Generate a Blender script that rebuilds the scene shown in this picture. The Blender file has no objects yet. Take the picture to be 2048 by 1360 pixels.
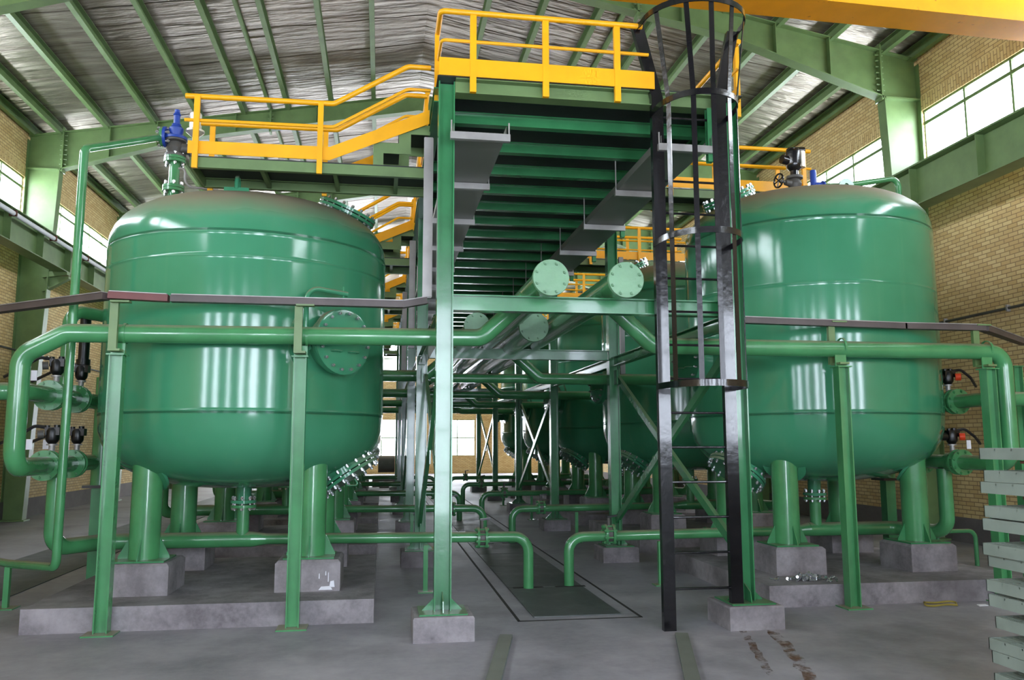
import bpy, math, random
from mathutils import Vector as V, Matrix, Quaternion
random.seed(7)
C = bpy.context.scene.collection
PI = math.pi
PITCH = 4.1                                   # spacing of the tank rows and of the platform bays
ORD = ['front', 'second', 'third', 'fourth', 'farthest']

# ------------------------------------------------------------------ mesh builder
class MB:
    def __init__(s): s.v = []; s.f = []
    def add(s, vs, fs):
        n = len(s.v); s.v += [V(p) for p in vs]; s.f += [tuple(i + n for i in f) for f in fs]; return s
    def box(s, x0, x1, y0, y1, z0, z1):
        return s.add([(x0,y0,z0),(x1,y0,z0),(x1,y1,z0),(x0,y1,z0),(x0,y0,z1),(x1,y0,z1),(x1,y1,z1),(x0,y1,z1)],
                     [(3,2,1,0),(4,5,6,7),(0,1,5,4),(1,2,6,5),(2,3,7,6),(3,0,4,7)])
    def extr(s, prof, p0, p1, up):
        p0 = V(p0); p1 = V(p1); d = (p1 - p0).normalized(); up = V(up); up = (up - d * up.dot(d)).normalized()
        sd = d.cross(up); n = len(prof)
        vs = [p + sd * a + up * b for p in (p0, p1) for a, b in prof]
        fs = [tuple(range(n - 1, -1, -1)), tuple(range(n, 2 * n))]
        fs += [(i, (i + 1) % n, n + (i + 1) % n, n + i) for i in range(n)]
        return s.add(vs, fs)
    def bar(s, p0, p1, w, h, up=(0, 0, 1)):
        return s.extr([(-w/2,-h/2),(w/2,-h/2),(w/2,h/2),(-w/2,h/2)], p0, p1, up)
    def ibeam(s, p0, p1, h, w, up=(0, 0, 1), tw=.008, tf=.01):
        a, b, c, d = w/2, h/2, tw/2, h/2 - tf
        return s.extr([(-a,-b),(a,-b),(a,-d),(c,-d),(c,d),(a,d),(a,b),(-a,b),(-a,d),(-c,d),(-c,-d),(-a,-d)], p0, p1, up)
    def chan(s, p0, p1, h, w, up=(0, 0, 1), t=.008, flip=1):
        b = h/2
        pr = [(0,-b),(w*flip,-b),(w*flip,-b+t),(t*flip,-b+t),(t*flip,b-t),(w*flip,b-t),(w*flip,b),(0,b)]
        if flip < 0: pr.reverse()
        return s.extr(pr, p0, p1, up)
    def prism(s, pts, off):
        n = len(pts); off = V(off); vs = [V(p) for p in pts] + [V(p) + off for p in pts]
        return s.add(vs, [tuple(range(n - 1, -1, -1)), tuple(range(n, 2*n))] + [(i,(i+1)%n,n+(i+1)%n,n+i) for i in range(n)])
    def rings(s, rs, cap=True):
        n = len(rs[0]); vs = [p for r in rs for p in r]; fs = []
        for k in range(len(rs) - 1):
            fs += [(k*n+i, k*n+(i+1)%n, (k+1)*n+(i+1)%n, (k+1)*n+i) for i in range(n)]
        if cap: fs += [tuple(range(n-1,-1,-1)), tuple(range((len(rs)-1)*n, len(rs)*n))]
        return s.add(vs, fs)
    def cyl(s, p0, p1, r, seg=24, r2=None):
        p0 = V(p0); p1 = V(p1); d = (p1 - p0).normalized()
        a = d.orthogonal().normalized(); b = d.cross(a); r2 = r if r2 is None else r2
        return s.rings([[p + (a*math.cos(2*PI*i/seg) + b*math.sin(2*PI*i/seg))*q for i in range(seg)] for p, q in ((p0,r),(p1,r2))])
    def lathe(s, c, axis, prof, seg=32, cap=True):
        c = V(c); d = V(axis).normalized(); a = d.orthogonal().normalized(); b = d.cross(a)
        return s.rings([[c + d*h + (a*math.cos(2*PI*i/seg)+b*math.sin(2*PI*i/seg))*max(r,1e-4) for i in range(seg)] for r, h in prof], cap)
    def tube(s, pts, r, bend=0., seg=16, closed=False):
        pts = [V(p) for p in pts]; out = [pts[0]]
        for i in range(1, len(pts) - 1):
            p, q, t = pts[i-1], pts[i], pts[i+1]; u = (p-q).normalized(); w = (t-q).normalized()
            ang = u.angle(w); L = min(bend / max(math.tan(ang/2), 1e-3), .48*(p-q).length, .48*(t-q).length)
            if bend <= 0 or PI - ang < .02: out.append(q); continue
            rad = L*math.tan(ang/2); bis = (u+w).normalized(); cc = q + bis*(rad/math.sin(ang/2))
            a0 = q + u*L - cc; a1 = q + w*L - cc; n = 8
            for k in range(n+1):
                out.append(cc + a0.normalized().slerp(a1.normalized(), k/n).normalized()*rad)
        out.append(pts[-1]); P = [out[0]]
        for p in out[1:]:
            if (p - P[-1]).length > 1e-5: P.append(p)
        T = []
        for i in range(len(P)):
            a = P[i]-P[i-1] if i else P[1]-P[0]; b = P[i+1]-P[i] if i < len(P)-1 else a
            T.append((a.normalized()+b.normalized()).normalized())
        n0 = T[0].orthogonal().normalized(); rs = []
        for i, p in enumerate(P):
            if i: n0 = (n0 - T[i]*n0.dot(T[i])).normalized()
            b = T[i].cross(n0); rs.append([p + (n0*math.cos(2*PI*k/seg)+b*math.sin(2*PI*k/seg))*r for k in range(seg)])
        return s.rings(rs)
    def sheet(s, pts, w, t, wdir):                 # flat bar following a polyline, wide along wdir
        pts = [V(p) for p in pts]; wd = V(wdir).normalized(); rs = []
        for i, p in enumerate(pts):
            a = pts[min(i+1,len(pts)-1)] - pts[max(i-1,0)]; n = a.cross(wd).normalized()
            rs.append([p-wd*w/2-n*t/2, p+wd*w/2-n*t/2, p+wd*w/2+n*t/2, p-wd*w/2+n*t/2])
        return s.rings(rs)

def mesh(mb, name, off, mat, ang=32):
    me = bpy.data.meshes.new(name); me.from_pydata([tuple(p - off) for p in mb.v], [], mb.f)
    me.polygons.foreach_set('use_smooth', [True]*len(me.polygons)); me.set_sharp_from_angle(angle=math.radians(ang))
    import bmesh
    b = bmesh.new(); b.from_mesh(me); bmesh.ops.recalc_face_normals(b, faces=b.faces); b.to_mesh(me); b.free()
    me.materials.append(mat); return me
ROOT = {}
def tag(o, label=None, cat=None, group=None, kind=None):
    if label: o['label'] = label
    if cat: o['category'] = cat
    if group: o['group'] = group
    if kind: o['kind'] = kind
    return o
def thing(name, loc, label, cat, group=None):
    o = bpy.data.objects.new(name, None); o.empty_display_size = .1; C.objects.link(o); o.location = loc
    ROOT[o] = V(loc); return tag(o, label, cat, group)
def part(name, mb, mat, parent, label=None, kind=None, ang=32):
    off = ROOT[parent]; o = bpy.data.objects.new(name, mesh(mb, name, off, mat, ang)); C.objects.link(o)
    o.parent = parent; ROOT[o] = off; return tag(o, label, kind=kind)
def solo(name, mb, mat, label, cat, group=None, kind=None, ang=32):
    lo = [min(p[i] for p in mb.v) for i in range(3)]; hi = [max(p[i] for p in mb.v) for i in range(3)]
    off = V(((lo[0]+hi[0])/2, (lo[1]+hi[1])/2, lo[2]))
    o = bpy.data.objects.new(name, mesh(mb, name, off, mat, ang)); C.objects.link(o); o.location = off; ROOT[o] = off
    return tag(o, label, cat, group, kind)
def struct(name, mb, mat, parent=None, ang=32):
    if parent: return part(name, mb, mat, parent)
    o = solo(name, mb, mat, None, None, kind='structure', ang=ang); return o
KIDS = {}
def kids(o): return [c for c in list(o.children)]
def copy_tree(o, d=(0,0,0), label=None, parent=None):
    c = o.copy(); C.objects.link(c)
    if parent is None:
        c.location = o.location + V(d); ROOT[c] = ROOT[o] + V(d)
        if label: c['label'] = label
    else: c.parent = parent; ROOT[c] = ROOT[parent]
    for k in kids(o): copy_tree(k, parent=c)
    return c
def rows(o, n, fmt, base=0):
    for k in range(base+1, n): copy_tree(o, (0, PITCH*(k-base), 0), fmt.format(ORD[k]))

# ------------------------------------------------------------------ materials
def new_mat(name):
    m = bpy.data.materials.new(name); m.use_nodes = True; nt = m.node_tree
    return m, nt, nt.nodes, nt.links, nt.nodes['Principled BSDF']
def lin(r, g, b):
    f = lambda c: (c/255/12.92 if c/255 <= .04045 else ((c/255+.055)/1.055)**2.4); return (f(r), f(g), f(b), 1)
def noise(N, L, scale, detail=3, vec=None, rough=.55):
    n = N.new('ShaderNodeTexNoise'); n.inputs['Scale'].default_value = scale; n.inputs['Detail'].default_value = detail
    n.inputs['Roughness'].default_value = rough
    if vec: L.new(vec, n.inputs['Vector'])
    return n
def ramp(N, L, src, a, b, ca=(0,0,0,1), cb=(1,1,1,1)):
    r = N.new('ShaderNodeValToRGB'); e = r.color_ramp.elements; e[0].position = a; e[1].position = b; e[0].color = ca; e[1].color = cb
    L.new(src, r.inputs['Fac']); return r
def mixc(N, L, fac, a, b):
    m = N.new('ShaderNodeMix'); m.data_type = 'RGBA'
    if hasattr(fac, 'links'): L.new(fac, m.inputs[0])
    else: m.inputs[0].default_value = fac
    for k, x in ((6, a), (7, b)):
        if hasattr(x, 'links'): L.new(x, m.inputs[k])
        else: m.inputs[k].default_value = x
    return m.outputs[2]
def math_(N, L, op, a, b=None):
    m = N.new('ShaderNodeMath'); m.operation = op
    for k, x in ((0, a), (1, b)):
        if x is None: continue
        if hasattr(x, 'links'): L.new(x, m.inputs[k])
        else: m.inputs[k].default_value = x
    return m.outputs[0]
def worldpos(N): return N.new('ShaderNodeNewGeometry').outputs['Position']
def bump(N, L, P, src, strength, dist=.02):
    b = N.new('ShaderNodeBump'); b.inputs['Strength'].default_value = strength; b.inputs['Distance'].default_value = dist
    L.new(src, b.inputs['Height']); L.new(b.outputs[0], P.inputs['Normal']); return b
DUST = lin(150, 132, 112)
def paint(name, col, rough=.28, dust=.0, vary=.12, wear=None, bmp=.08, coat=.0, metal=0.):
    m, nt, N, L, P = new_mat(name); pos = worldpos(N)
    n1 = noise(N, L, 3.2, 4, pos); dark = tuple(c*(1-vary) for c in col[:3])+(1,); lite = tuple(min(1, c*(1+vary)) for c in col[:3])+(1,)
    c = mixc(N, L, ramp(N, L, n1.outputs[0], .35, .65).outputs[0], dark, lite)
    rg = None
    if wear:
        n2 = noise(N, L, 9, 6, pos); c = mixc(N, L, ramp(N, L, n2.outputs[0], .66, .72).outputs[0], c, wear)
    if dust > 0:
        g = N.new('ShaderNodeNewGeometry'); s = N.new('ShaderNodeSeparateXYZ'); L.new(g.outputs['Normal'], s.inputs[0])
        n3 = noise(N, L, 5, 5, pos); f = math_(N, L, 'MULTIPLY_ADD', n3.outputs[0], .35); f.node.inputs[2].default_value = -.17
        f = math_(N, L, 'ADD', s.outputs['Z'], f); f = ramp(N, L, f, .55, .98).outputs[0]; f = math_(N, L, 'MULTIPLY', f, dust)
        c = mixc(N, L, f, c, DUST); rg = math_(N, L, 'MULTIPLY_ADD', f, .6); rg.node.inputs[2].default_value = rough
    L.new(c, P.inputs['Base Color'])
    if rg: L.new(rg, P.inputs['Roughness'])
    else: P.inputs['Roughness'].default_value = rough
    P.inputs['Metallic'].default_value = metal
    if coat: P.inputs['Coat Weight'].default_value = coat; P.inputs['Coat Roughness'].default_value = .06
    if bmp: bump(N, L, P, noise(N, L, 14, 3, pos).outputs[0], bmp, .01)
    return m
M = {}
GREEN = lin(62, 132, 88); PGREEN = lin(68, 134, 84); FGREEN = lin(99, 124, 77)
M['pipe'] = paint('pipe_green_paint', PGREEN, .22, .75, coat=.4)
M['steel'] = paint('steel_green_paint', lin(54, 122, 76), .24, .35, coat=.3, bmp=.12)
M['lid'] = paint('pale_green_paint', lin(108, 150, 114), .35, 0, .1, bmp=.3)
M['frame'] = paint('frame_green_paint', FGREEN, .42, .2)
M['yellow'] = paint('yellow_paint', lin(236, 168, 6), .38, .15, .06)
M['crane'] = paint('crane_yellow_paint', lin(236, 162, 2), .4, 0, .05, wear=lin(176, 110, 20))
M['black'] = paint('black_gloss_paint', lin(17, 16, 19), .2, 0, .3, bmp=.25, coat=.3)
M['galv'] = paint('galvanised_steel', lin(150, 147, 144), .42, .3, .15, metal=.3)
M['trunk'] = paint('dusty_grey_steel', lin(78, 68, 66), .5, .35, .15)
M['primer'] = paint('red_primer', lin(106, 58, 56), .55, .3)
M['blue'] = paint('blue_paint', lin(26, 62, 150), .4, .1)
M['cast'] = paint('dark_cast_iron', lin(76, 74, 70), .5, .4, .2)
M['silver'] = paint('silver_metal', lin(212, 206, 192), .3, .1, metal=.6)
M['bolt'] = paint('zinc_bolt', lin(188, 190, 192), .25, 0, .1, bmp=0, metal=.85)
M['plastic'] = paint('black_plastic', lin(9, 9, 10), .35, .0, .1, bmp=0)
M['cable'] = paint('black_cable', lin(18, 18, 19), .5, 0, .1, bmp=0)
M['orange'] = paint('orange_plastic', lin(230, 70, 30), .4, 0, .05, bmp=0)
M['white'] = paint('white_card', lin(222, 222, 228), .7, 0, .04, bmp=0)
M['rust'] = paint('rusty_steel', lin(88, 48, 34), .8, 0, .35)
M['grating'] = paint('grey_green_grating', lin(132, 142, 132), .55, .15, .12, metal=.1)
M['chan'] = paint('grey_steel_channel', lin(96, 106, 102), .5, .2, .15)
M['deck'] = paint('dark_chequer_plate', lin(34, 38, 38), .5, 0, .2)
M['dark'] = paint('dark_gap', lin(36, 33, 30), .9, 0, .2)
M['strap'] = paint('dull_yellow_strap', lin(140, 124, 50), .8, .2, .2)

def tank_mat():
    m, nt, N, L, P = new_mat('tank_green_gloss'); pos = worldpos(N)
    n1 = noise(N, L, 1.1, 3, pos)
    c = mixc(N, L, ramp(N, L, n1.outputs[0], .35, .65).outputs[0], lin(58, 128, 92), lin(66, 137, 101))
    tx = N.new('ShaderNodeTexCoord').outputs['Object']; mp = N.new('ShaderNodeMapping'); mp.inputs['Scale'].default_value = (5, 5, .25); L.new(tx, mp.inputs[0])
    st = noise(N, L, 1.6, 4, mp.outputs[0]); c = mixc(N, L, math_(N, L, 'MULTIPLY', ramp(N, L, st.outputs[0], .55, .8).outputs[0], .22), c, lin(98, 146, 104))
    g = N.new('ShaderNodeNewGeometry'); s = N.new('ShaderNodeSeparateXYZ'); L.new(g.outputs['Normal'], s.inputs[0])
    n3 = noise(N, L, 1.5, 3, tx); f = math_(N, L, 'MULTIPLY_ADD', n3.outputs[0], .5); f.node.inputs[2].default_value = -.25
    f = math_(N, L, 'ADD', s.outputs['Z'], f); f = ramp(N, L, f, .22, .88).outputs[0]; f = math_(N, L, 'MULTIPLY', f, .85)
    c = mixc(N, L, f, c, lin(140, 120, 100))
    r = math_(N, L, 'MULTIPLY_ADD', f, .6); r.node.inputs[2].default_value = .13
    L.new(c, P.inputs['Base Color']); L.new(r, P.inputs['Roughness'])
    bb = noise(N, L, 2.6, 2, tx); bump(N, L, P, bb.outputs[0], .05, .03)
    return m
M['tank'] = tank_mat()

def concrete(name, a, b, rough=.85, stain=None, scale=2.2, gloss=False):
    m, nt, N, L, P = new_mat(name); pos = worldpos(N)
    n1 = noise(N, L, scale, 8, pos, .65); n2 = noise(N, L, scale*9, 6, pos, .7)
    c = mixc(N, L, ramp(N, L, n1.outputs[0], .32, .7).outputs[0], a, b)
    c = mixc(N, L, math_(N, L, 'MULTIPLY', ramp(N, L, n2.outputs[0], .3, .75).outputs[0], .3), c, tuple(x*1.25 for x in b[:3])+(1,))
    if stain:
        n4 = noise(N, L, .7, 6, pos, .6); c = mixc(N, L, math_(N, L, 'MULTIPLY', ramp(N, L, n4.outputs[0], .52, .68).outputs[0], .6), c, stain)
    L.new(c, P.inputs['Base Color']); P.inputs['Roughness'].default_value = rough
    if gloss:
        L.new(ramp(N, L, n1.outputs[0], .3, .75, (.45,.45,.45,1), (.8,.8,.8,1)).outputs[0], P.inputs['Roughness'])
    bump(N, L, P, n2.outputs[0], .25, .01); return m
M['floor'] = concrete('concrete_floor', lin(116, 113, 120), lin(164, 160, 166), .6, lin(96, 92, 97), 1.1, True)
M['conc'] = concrete('footing_concrete', lin(92, 87, 90), lin(152, 146, 149), .9, lin(78, 73, 75), 3.0)
M['plaster'] = concrete('dark_plaster', lin(96, 90, 88), lin(112, 106, 104), .9)
M['cover'] = concrete('dark_checker_cover', lin(62, 66, 66), lin(84, 88, 86), .5, None, 3, True)

def brick_mat(name, vertical=False, axis='Y'):
    m, nt, N, L, P = new_mat(name); pos = worldpos(N); s = N.new('ShaderNodeSeparateXYZ'); L.new(pos, s.inputs[0])
    cb = N.new('ShaderNodeCombineXYZ')
    a, b = ('Z', axis) if vertical else (axis, 'Z')
    L.new(s.outputs[a], cb.inputs[0]); L.new(s.outputs[b], cb.inputs[1])
    t = N.new('ShaderNodeTexBrick'); L.new(cb.outputs[0], t.inputs['Vector'])
    t.inputs['Scale'].default_value = 1; t.inputs['Brick Width'].default_value = .19; t.inputs['Row Height'].default_value = .066
    t.inputs['Mortar Size'].default_value = .007; t.inputs['Mortar Smooth'].default_value = .2; t.inputs['Bias'].default_value = -.2
    t.inputs['Color1'].default_value = lin(222, 196, 140); t.inputs['Color2'].default_value = lin(196, 160, 104); t.inputs['Mortar'].default_value = lin(140, 112, 78)
    n = noise(N, L, 2.5, 4, pos); c = mixc(N, L, math_(N, L, 'MULTIPLY', n.outputs[0], .3), t.outputs['Color'], lin(172, 148, 108))
    L.new(c, P.inputs['Base Color']); P.inputs['Roughness'].default_value = .85
    bump(N, L, P, t.outputs['Fac'], -.5, .01); return m
M['brick'] = brick_mat('buff_brick'); M['soldier'] = brick_mat('buff_brick_soldier_course', True); M['brickx'] = brick_mat('buff_brick_end_wall', axis='X')

def foil_mat():
    m, nt, N, L, P = new_mat('insulation_foil'); pos = worldpos(N)
    mp = N.new('ShaderNodeMapping'); mp.inputs['Scale'].default_value = (.55, 3.6, 1); L.new(pos, mp.inputs[0])
    n1 = noise(N, L, 1.5, 5, mp.outputs[0], .55)
    s = N.new('ShaderNodeSeparateXYZ'); L.new(pos, s.inputs[0])
    nw = noise(N, L, .8, 2, pos); yy = math_(N, L, 'MULTIPLY_ADD', nw.outputs[0], .25); L.new(s.outputs['Y'], yy.node.inputs[2])
    fr = math_(N, L, 'FRACT', math_(N, L, 'MULTIPLY', yy, .83)); seam = ramp(N, L, fr, .0, .035, (0,0,0,1), (1,1,1,1)).outputs[0]
    c = mixc(N, L, ramp(N, L, n1.outputs[0], .3, .7).outputs[0], lin(138, 127, 116), lin(192, 183, 172)); c = mixc(N, L, seam, lin(120, 110, 100), c)
    L.new(c, P.inputs['Base Color']); P.inputs['Metallic'].default_value = .85; P.inputs['Roughness'].default_value = .34
    h = math_(N, L, 'ADD', n1.outputs[0], math_(N, L, 'MULTIPLY', seam, .3)); bump(N, L, P, h, .75, .1); return m
M['foil'] = foil_mat()
def tray_mat():
    m, nt, N, L, P = new_mat('perforated_steel'); pos = worldpos(N); s = N.new('ShaderNodeSeparateXYZ'); L.new(pos, s.inputs[0])
    k = 2*PI/.03
    f = math_(N, L, 'MULTIPLY', math_(N, L, 'SINE', math_(N, L, 'MULTIPLY', s.outputs['X'], k)), math_(N, L, 'SINE', math_(N, L, 'MULTIPLY', s.outputs['Y'], k)))
    h = math_(N, L, 'LESS_THAN', f, .62); L.new(h, P.inputs['Alpha'])
    P.inputs['Base Color'].default_value = lin(140, 140, 134); P.inputs['Metallic'].default_value = .3; P.inputs['Roughness'].default_value = .45; return m
M['tray'] = tray_mat()
def emis(name, col, st):
    m, nt, N, L, P = new_mat(name); P.inputs['Base Color'].default_value = (.8,.8,.8,1); P.inputs['Emission Color'].default_value = col
    P.inputs['Emission Strength'].default_value = st; P.inputs['Roughness'].default_value = .1; return m
M['pane'] = emis('daylit_window_pane', (.87, .95, 1.06, 1), 14)
M['pane_tall'] = emis('daylit_tall_pane', (.85, .94, 1.1, 1), 15)
def rust_stain():
    m, nt, N, L, P = new_mat('rust_stain'); pos = worldpos(N)
    a = ramp(N, L, noise(N, L, 6, 6, pos, .7).outputs[0], .46, .62).outputs[0]; L.new(math_(N, L, 'MULTIPLY', a, .55), P.inputs['Alpha'])
    P.inputs['Base Color'].default_value = lin(116, 82, 56); P.inputs['Roughness'].default_value = .9; return m
M['ruststain'] = rust_stain()

# ------------------------------------------------------------------ the hall
WL, WR, Y0, Y1 = -7.85, 9.35, -4.0, 45.0
XC = (WL + WR)/2
FRAMES = [-6.2 + 6.3*i for i in range(9)]
def roof(x): return 8.6 + .178*(min(x - WL, WR - x))
struct('floor', MB().box(WL-.3, WR+.3, Y0-.3, Y1+.3, -.25, 0), M['floor'])
for nm, x0, x1, xi in (('left', WL-.28, WL, WL), ('right', WR, WR+.28, WR)):
    w = MB().box(x0, x1, Y0, Y1, 0, 6.5).box(x0, x1, Y0, Y1, 7.44, 8.75)
    for fy in FRAMES: w.box(x0, x1, fy-.1, fy+.1, 6.5, 7.44)
    struct('wall_'+nm, w, M['brick'])
    d = .012 if nm == 'left' else -.012
    struct('baseboard_'+nm, MB().box(min(xi, xi+2*d), max(xi, xi+2*d), Y0, Y1, 0, .4), M['plaster'])
    struct('trim_'+('1' if nm == 'left' else '2'), MB().box(min(xi, xi+d), max(xi, xi+d), Y0, Y1, 7.43, 7.68), M['soldier'])
wn = 0
def window(x, ya, yb, s):
    global wn; wn += 1
    o = thing('window_%d' % wn, (x, (ya+yb)/2, 6.5), None, None); o['kind'] = 'structure'
    fr = MB(); xo = x - s*.1; n = 6; st = (yb-ya)/n
    for z in (6.51, 7.2, 7.43): fr.box(min(xo, xo+s*.07), max(xo, xo+s*.07), ya, yb, z-.03, z+.03)
    for i in range(n+1): fr.box(min(xo, xo+s*.06), max(xo, xo+s*.06), ya+i*st-.022, ya+i*st+.022, 6.5, 7.44)
    part('window_frame', fr, M['frame'], o)
    part('window_pane', MB().box(xo+.001, xo+.008, ya+.01, yb-.01, 6.5, 7.44), M['pane'], o)
for i in range(len(FRAMES)-1):
    for x, s in ((WL, 1), (WR, -1)): window(x, max(FRAMES[i]+.1, Y0+.1), FRAMES[i+1]-.1, s)
def end_wall(name, y, th, wins, mat, pane, s):
    global wn
    pts = lambda yy: [(WL,yy,0),(WR,yy,0),(WR,yy,8.6),(XC,yy,roof(XC)),(WL,yy,8.6)]
    xs = sorted(set([WL, WR, XC] + [a for w in wins for a in w[:2]])); mb = MB()
    for a, b in zip(xs, xs[1:]):
        mid = (a+b)/2; holes = sorted([(w[2], w[3]) for w in wins if w[0] <= mid <= w[1]]); z = 0
        for h0, h1 in holes:
            mb.box(a, b, min(y, y+th), max(y, y+th), z, h0); z = h1
        mb.prism([(a,y,z),(b,y,z),(b,y,roof(b)),(a,y,roof(a))], (0, th, 0))
    struct(name, mb, mat)
    for x0, x1, z0, z1 in wins:
        wn += 1; o = thing('window_%d' % wn, ((x0+x1)/2, y, z0), None, None); o['kind'] = 'structure'
        fr = MB(); yo = y + s*.06; nx = max(1, round((x1-x0)/.9))
        for i in range(nx+1): xx = x0+(x1-x0)*i/nx; fr.box(xx-.03, xx+.03, yo-.03, yo+.03, z0, z1)
        nz = max(1, round((z1-z0)/1.0))
        for i in range(nz+1): zz = z0+(z1-z0)*i/nz; fr.box(x0, x1, yo-.03, yo+.03, zz-.03, zz+.03)
        part('window_frame', fr, M['frame'], o); part('window_pane', MB().box(x0, x1, yo-.004, yo+.004, z0, z1), pane, o)
bw = [(c-.95, c+.95, .95, 2.9) for c in (-7+.2, -3.6, .0, 4.1, 7.8)] + [(c-.95, c+.95, 5.2, 7.2) for c in (-6.8, -3.6, .0, 4.1, 7.8)]
end_wall('wall_back', Y1, .28, bw, M['brickx'], M['pane'], 1)
fw = [(c-w, c+w, 1.7, 4.9) for c, w in ((-6.9,.4), (-4.9,.4), (-2.7,.25), (-.5,.35), (4.6,.4), (6.4,.3), (8.2,.4))] + [(.85, 2.2, 0.02, 4.7)]
end_wall('wall_front', Y0, -.28, fw, M['plaster'], M['pane_tall'], -1)
struct('ceiling', MB().prism([(WL-.3,Y0,8.56),(XC,Y0,roof(XC)),(XC,Y0,roof(XC)+.05),(WL-.3,Y0,8.61)], (0,Y1-Y0,0)).prism([(XC,Y0,roof(XC)),(WR+.3,Y0,8.56),(WR+.3,Y0,8.61),(XC,Y0,roof(XC)+.05)], (0,Y1-Y0,0)), M['foil'])

# portal frames: tapered columns and rafters
def portal(y, label):
    t = thing('portal_frame', (XC, y, 0), label, 'steel frame', 'green steel portal frames')
    for s, xw in ((1, WL), (-1, WR)):
        X = lambda d: xw + s*d
        col = MB(); w = .11
        col.prism([(X(.02),y-.006,0),(X(.42),y-.006,0),(X(.68),y-.006,7.64),(X(.02),y-.006,7.64)], (0,.012,0))
        col.prism([(X(.42),y-w,0),(X(.445),y-w,0),(X(.705),y-w,7.64),(X(.68),y-w,7.64)], (0,2*w,0))
        col.prism([(X(.005),y-w,0),(X(.02),y-w,0),(X(.02),y-w,8.3),(X(.005),y-w,8.3)], (0,2*w,0))
        col.box(min(X(.02),X(.74)), max(X(.02),X(.74)), y-w, y+w, 7.63, 7.66)
        col.box(min(X(0),X(.5)), max(X(0),X(.5)), y-.16, y+.16, 0, .03)
        part('column', col, M['frame'], t)
        top = lambda d: 8.38 + .178*d
        D = (XC - WL)
        bot = [(.68, 7.66), (3.55, 8.58), (D, top(D)-.38)]
        web = [(X(.02),y-.006,7.66)] + [(X(d),y-.006,z) for d, z in bot] + [(X(D),y-.006,top(D)),(X(.02),y-.006,top(.02))]
        rf = MB().prism(web, (0,.012,0))
        for (d0,z0),(d1,z1) in zip(bot, bot[1:]): rf.prism([(X(d0),y-w,z0),(X(d1),y-w,z1),(X(d1),y-w,z1-.018),(X(d0),y-w,z0-.018)], (0,2*w,0))
        rf.prism([(X(.02),y-w,top(.02)),(X(D),y-w,top(D)),(X(D),y-w,top(D)+.018),(X(.02),y-w,top(.02)+.018)], (0,2*w,0))
        for d in (1.7, 2.7, 4.4, 6.2):
            zb = (7.66+(d-.68)*.3206) if d < 3.55 else 8.58+(d-3.55)*((top(D)-.38-8.58)/(D-3.55)); rf.box(X(d)-.006, X(d)+.006, y-w, y+w, zb, top(d))
        part('rafter', rf, M['frame'], t)
        ep = MB().box(min(X(.72),X(.75)), max(X(.72),X(.75)), y-w, y+w, 7.6, 8.62)
        for i in range(7):
            for q in (-1, 1): ep.cyl((X(.67), y+q*.06, 7.78+i*.11), (X(.82), y+q*.06, 7.78+i*.11), .016, 8)
        part('end_plate', ep, M['frame'], t); ep = MB(); d = 5.15; zb = 8.58+(d-3.55)*((top(D)-.38-8.58)/(D-3.55)); ep.box(min(X(d),X(d+.04)), max(X(d),X(d+.04)), y-w, y+w, zb-.1, top(d)+.06)
        for i in range(4):
            for q in (-1, 1): ep.cyl((X(d-.05), y+q*.06, zb+.05+i*.09), (X(d+.09), y+q*.06, zb+.05+i*.09), .016, 8)
        part('splice_plate', ep, M['frame'], t)
        br = MB(); br.prism([(X(.5),y-.1,5.2),(X(1.0),y-.1,5.28),(X(1.0),y-.1,5.34),(X(.5),y-.1,5.34)], (0,.2,0)).prism([(X(.52),y-.01,4.95),(X(1.0),y-.01,5.25),(X(.52),y-.01,5.25)], (0,.02,0))
        br.prism([(X(.5),y-.08,4.9),(X(.54),y-.08,4.9),(X(1.03),y-.08,5.2),(X(1.03),y-.08,5.25)], (0,.16,0))
        part('bracket', br, M['frame'], t)
for i, y in enumerate(FRAMES[3:8]):
    portal(y, ['green portal frame whose rafter crosses the top corners, nearest one', 'second green portal frame, its left column by the left windows', 'third green portal frame, behind the platform', 'fourth green portal frame, far down the hall', 'farthest green portal frame before the end wall'][i])
pn = ['lowest', 'second', 'third', 'fourth', 'fifth', 'sixth', 'seventh', 'eighth', 'ninth']
for side in ('left', 'right'):
    for k in range(9):
        d = .06 if k == 0 else .58 + (k-1)*.985
        x = WL + d if side == 'left' else WR - d; z = roof(x)
        f = 1 if side == 'left' else -1
        m = MB().chan((x, Y0, z-.11), (x, Y1, z-.11), .21, .095, flip=f)
        solo('roof_purlin', m, M['frame'], '%s green purlin up from the %s eave under the foil' % (pn[k].capitalize(), side), 'purlin', 'roof purlins')
for x, side in ((-2.72, 'left'), (4.25, 'right')):
    solo('roof_tie', MB().bar((x, Y0, roof(x)-.08), (x, Y1, roof(x)-.08), .05, .14), M['frame'], 'narrow green roof tie beside the purlins on the %s slope' % side, 'roof tie')

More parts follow.
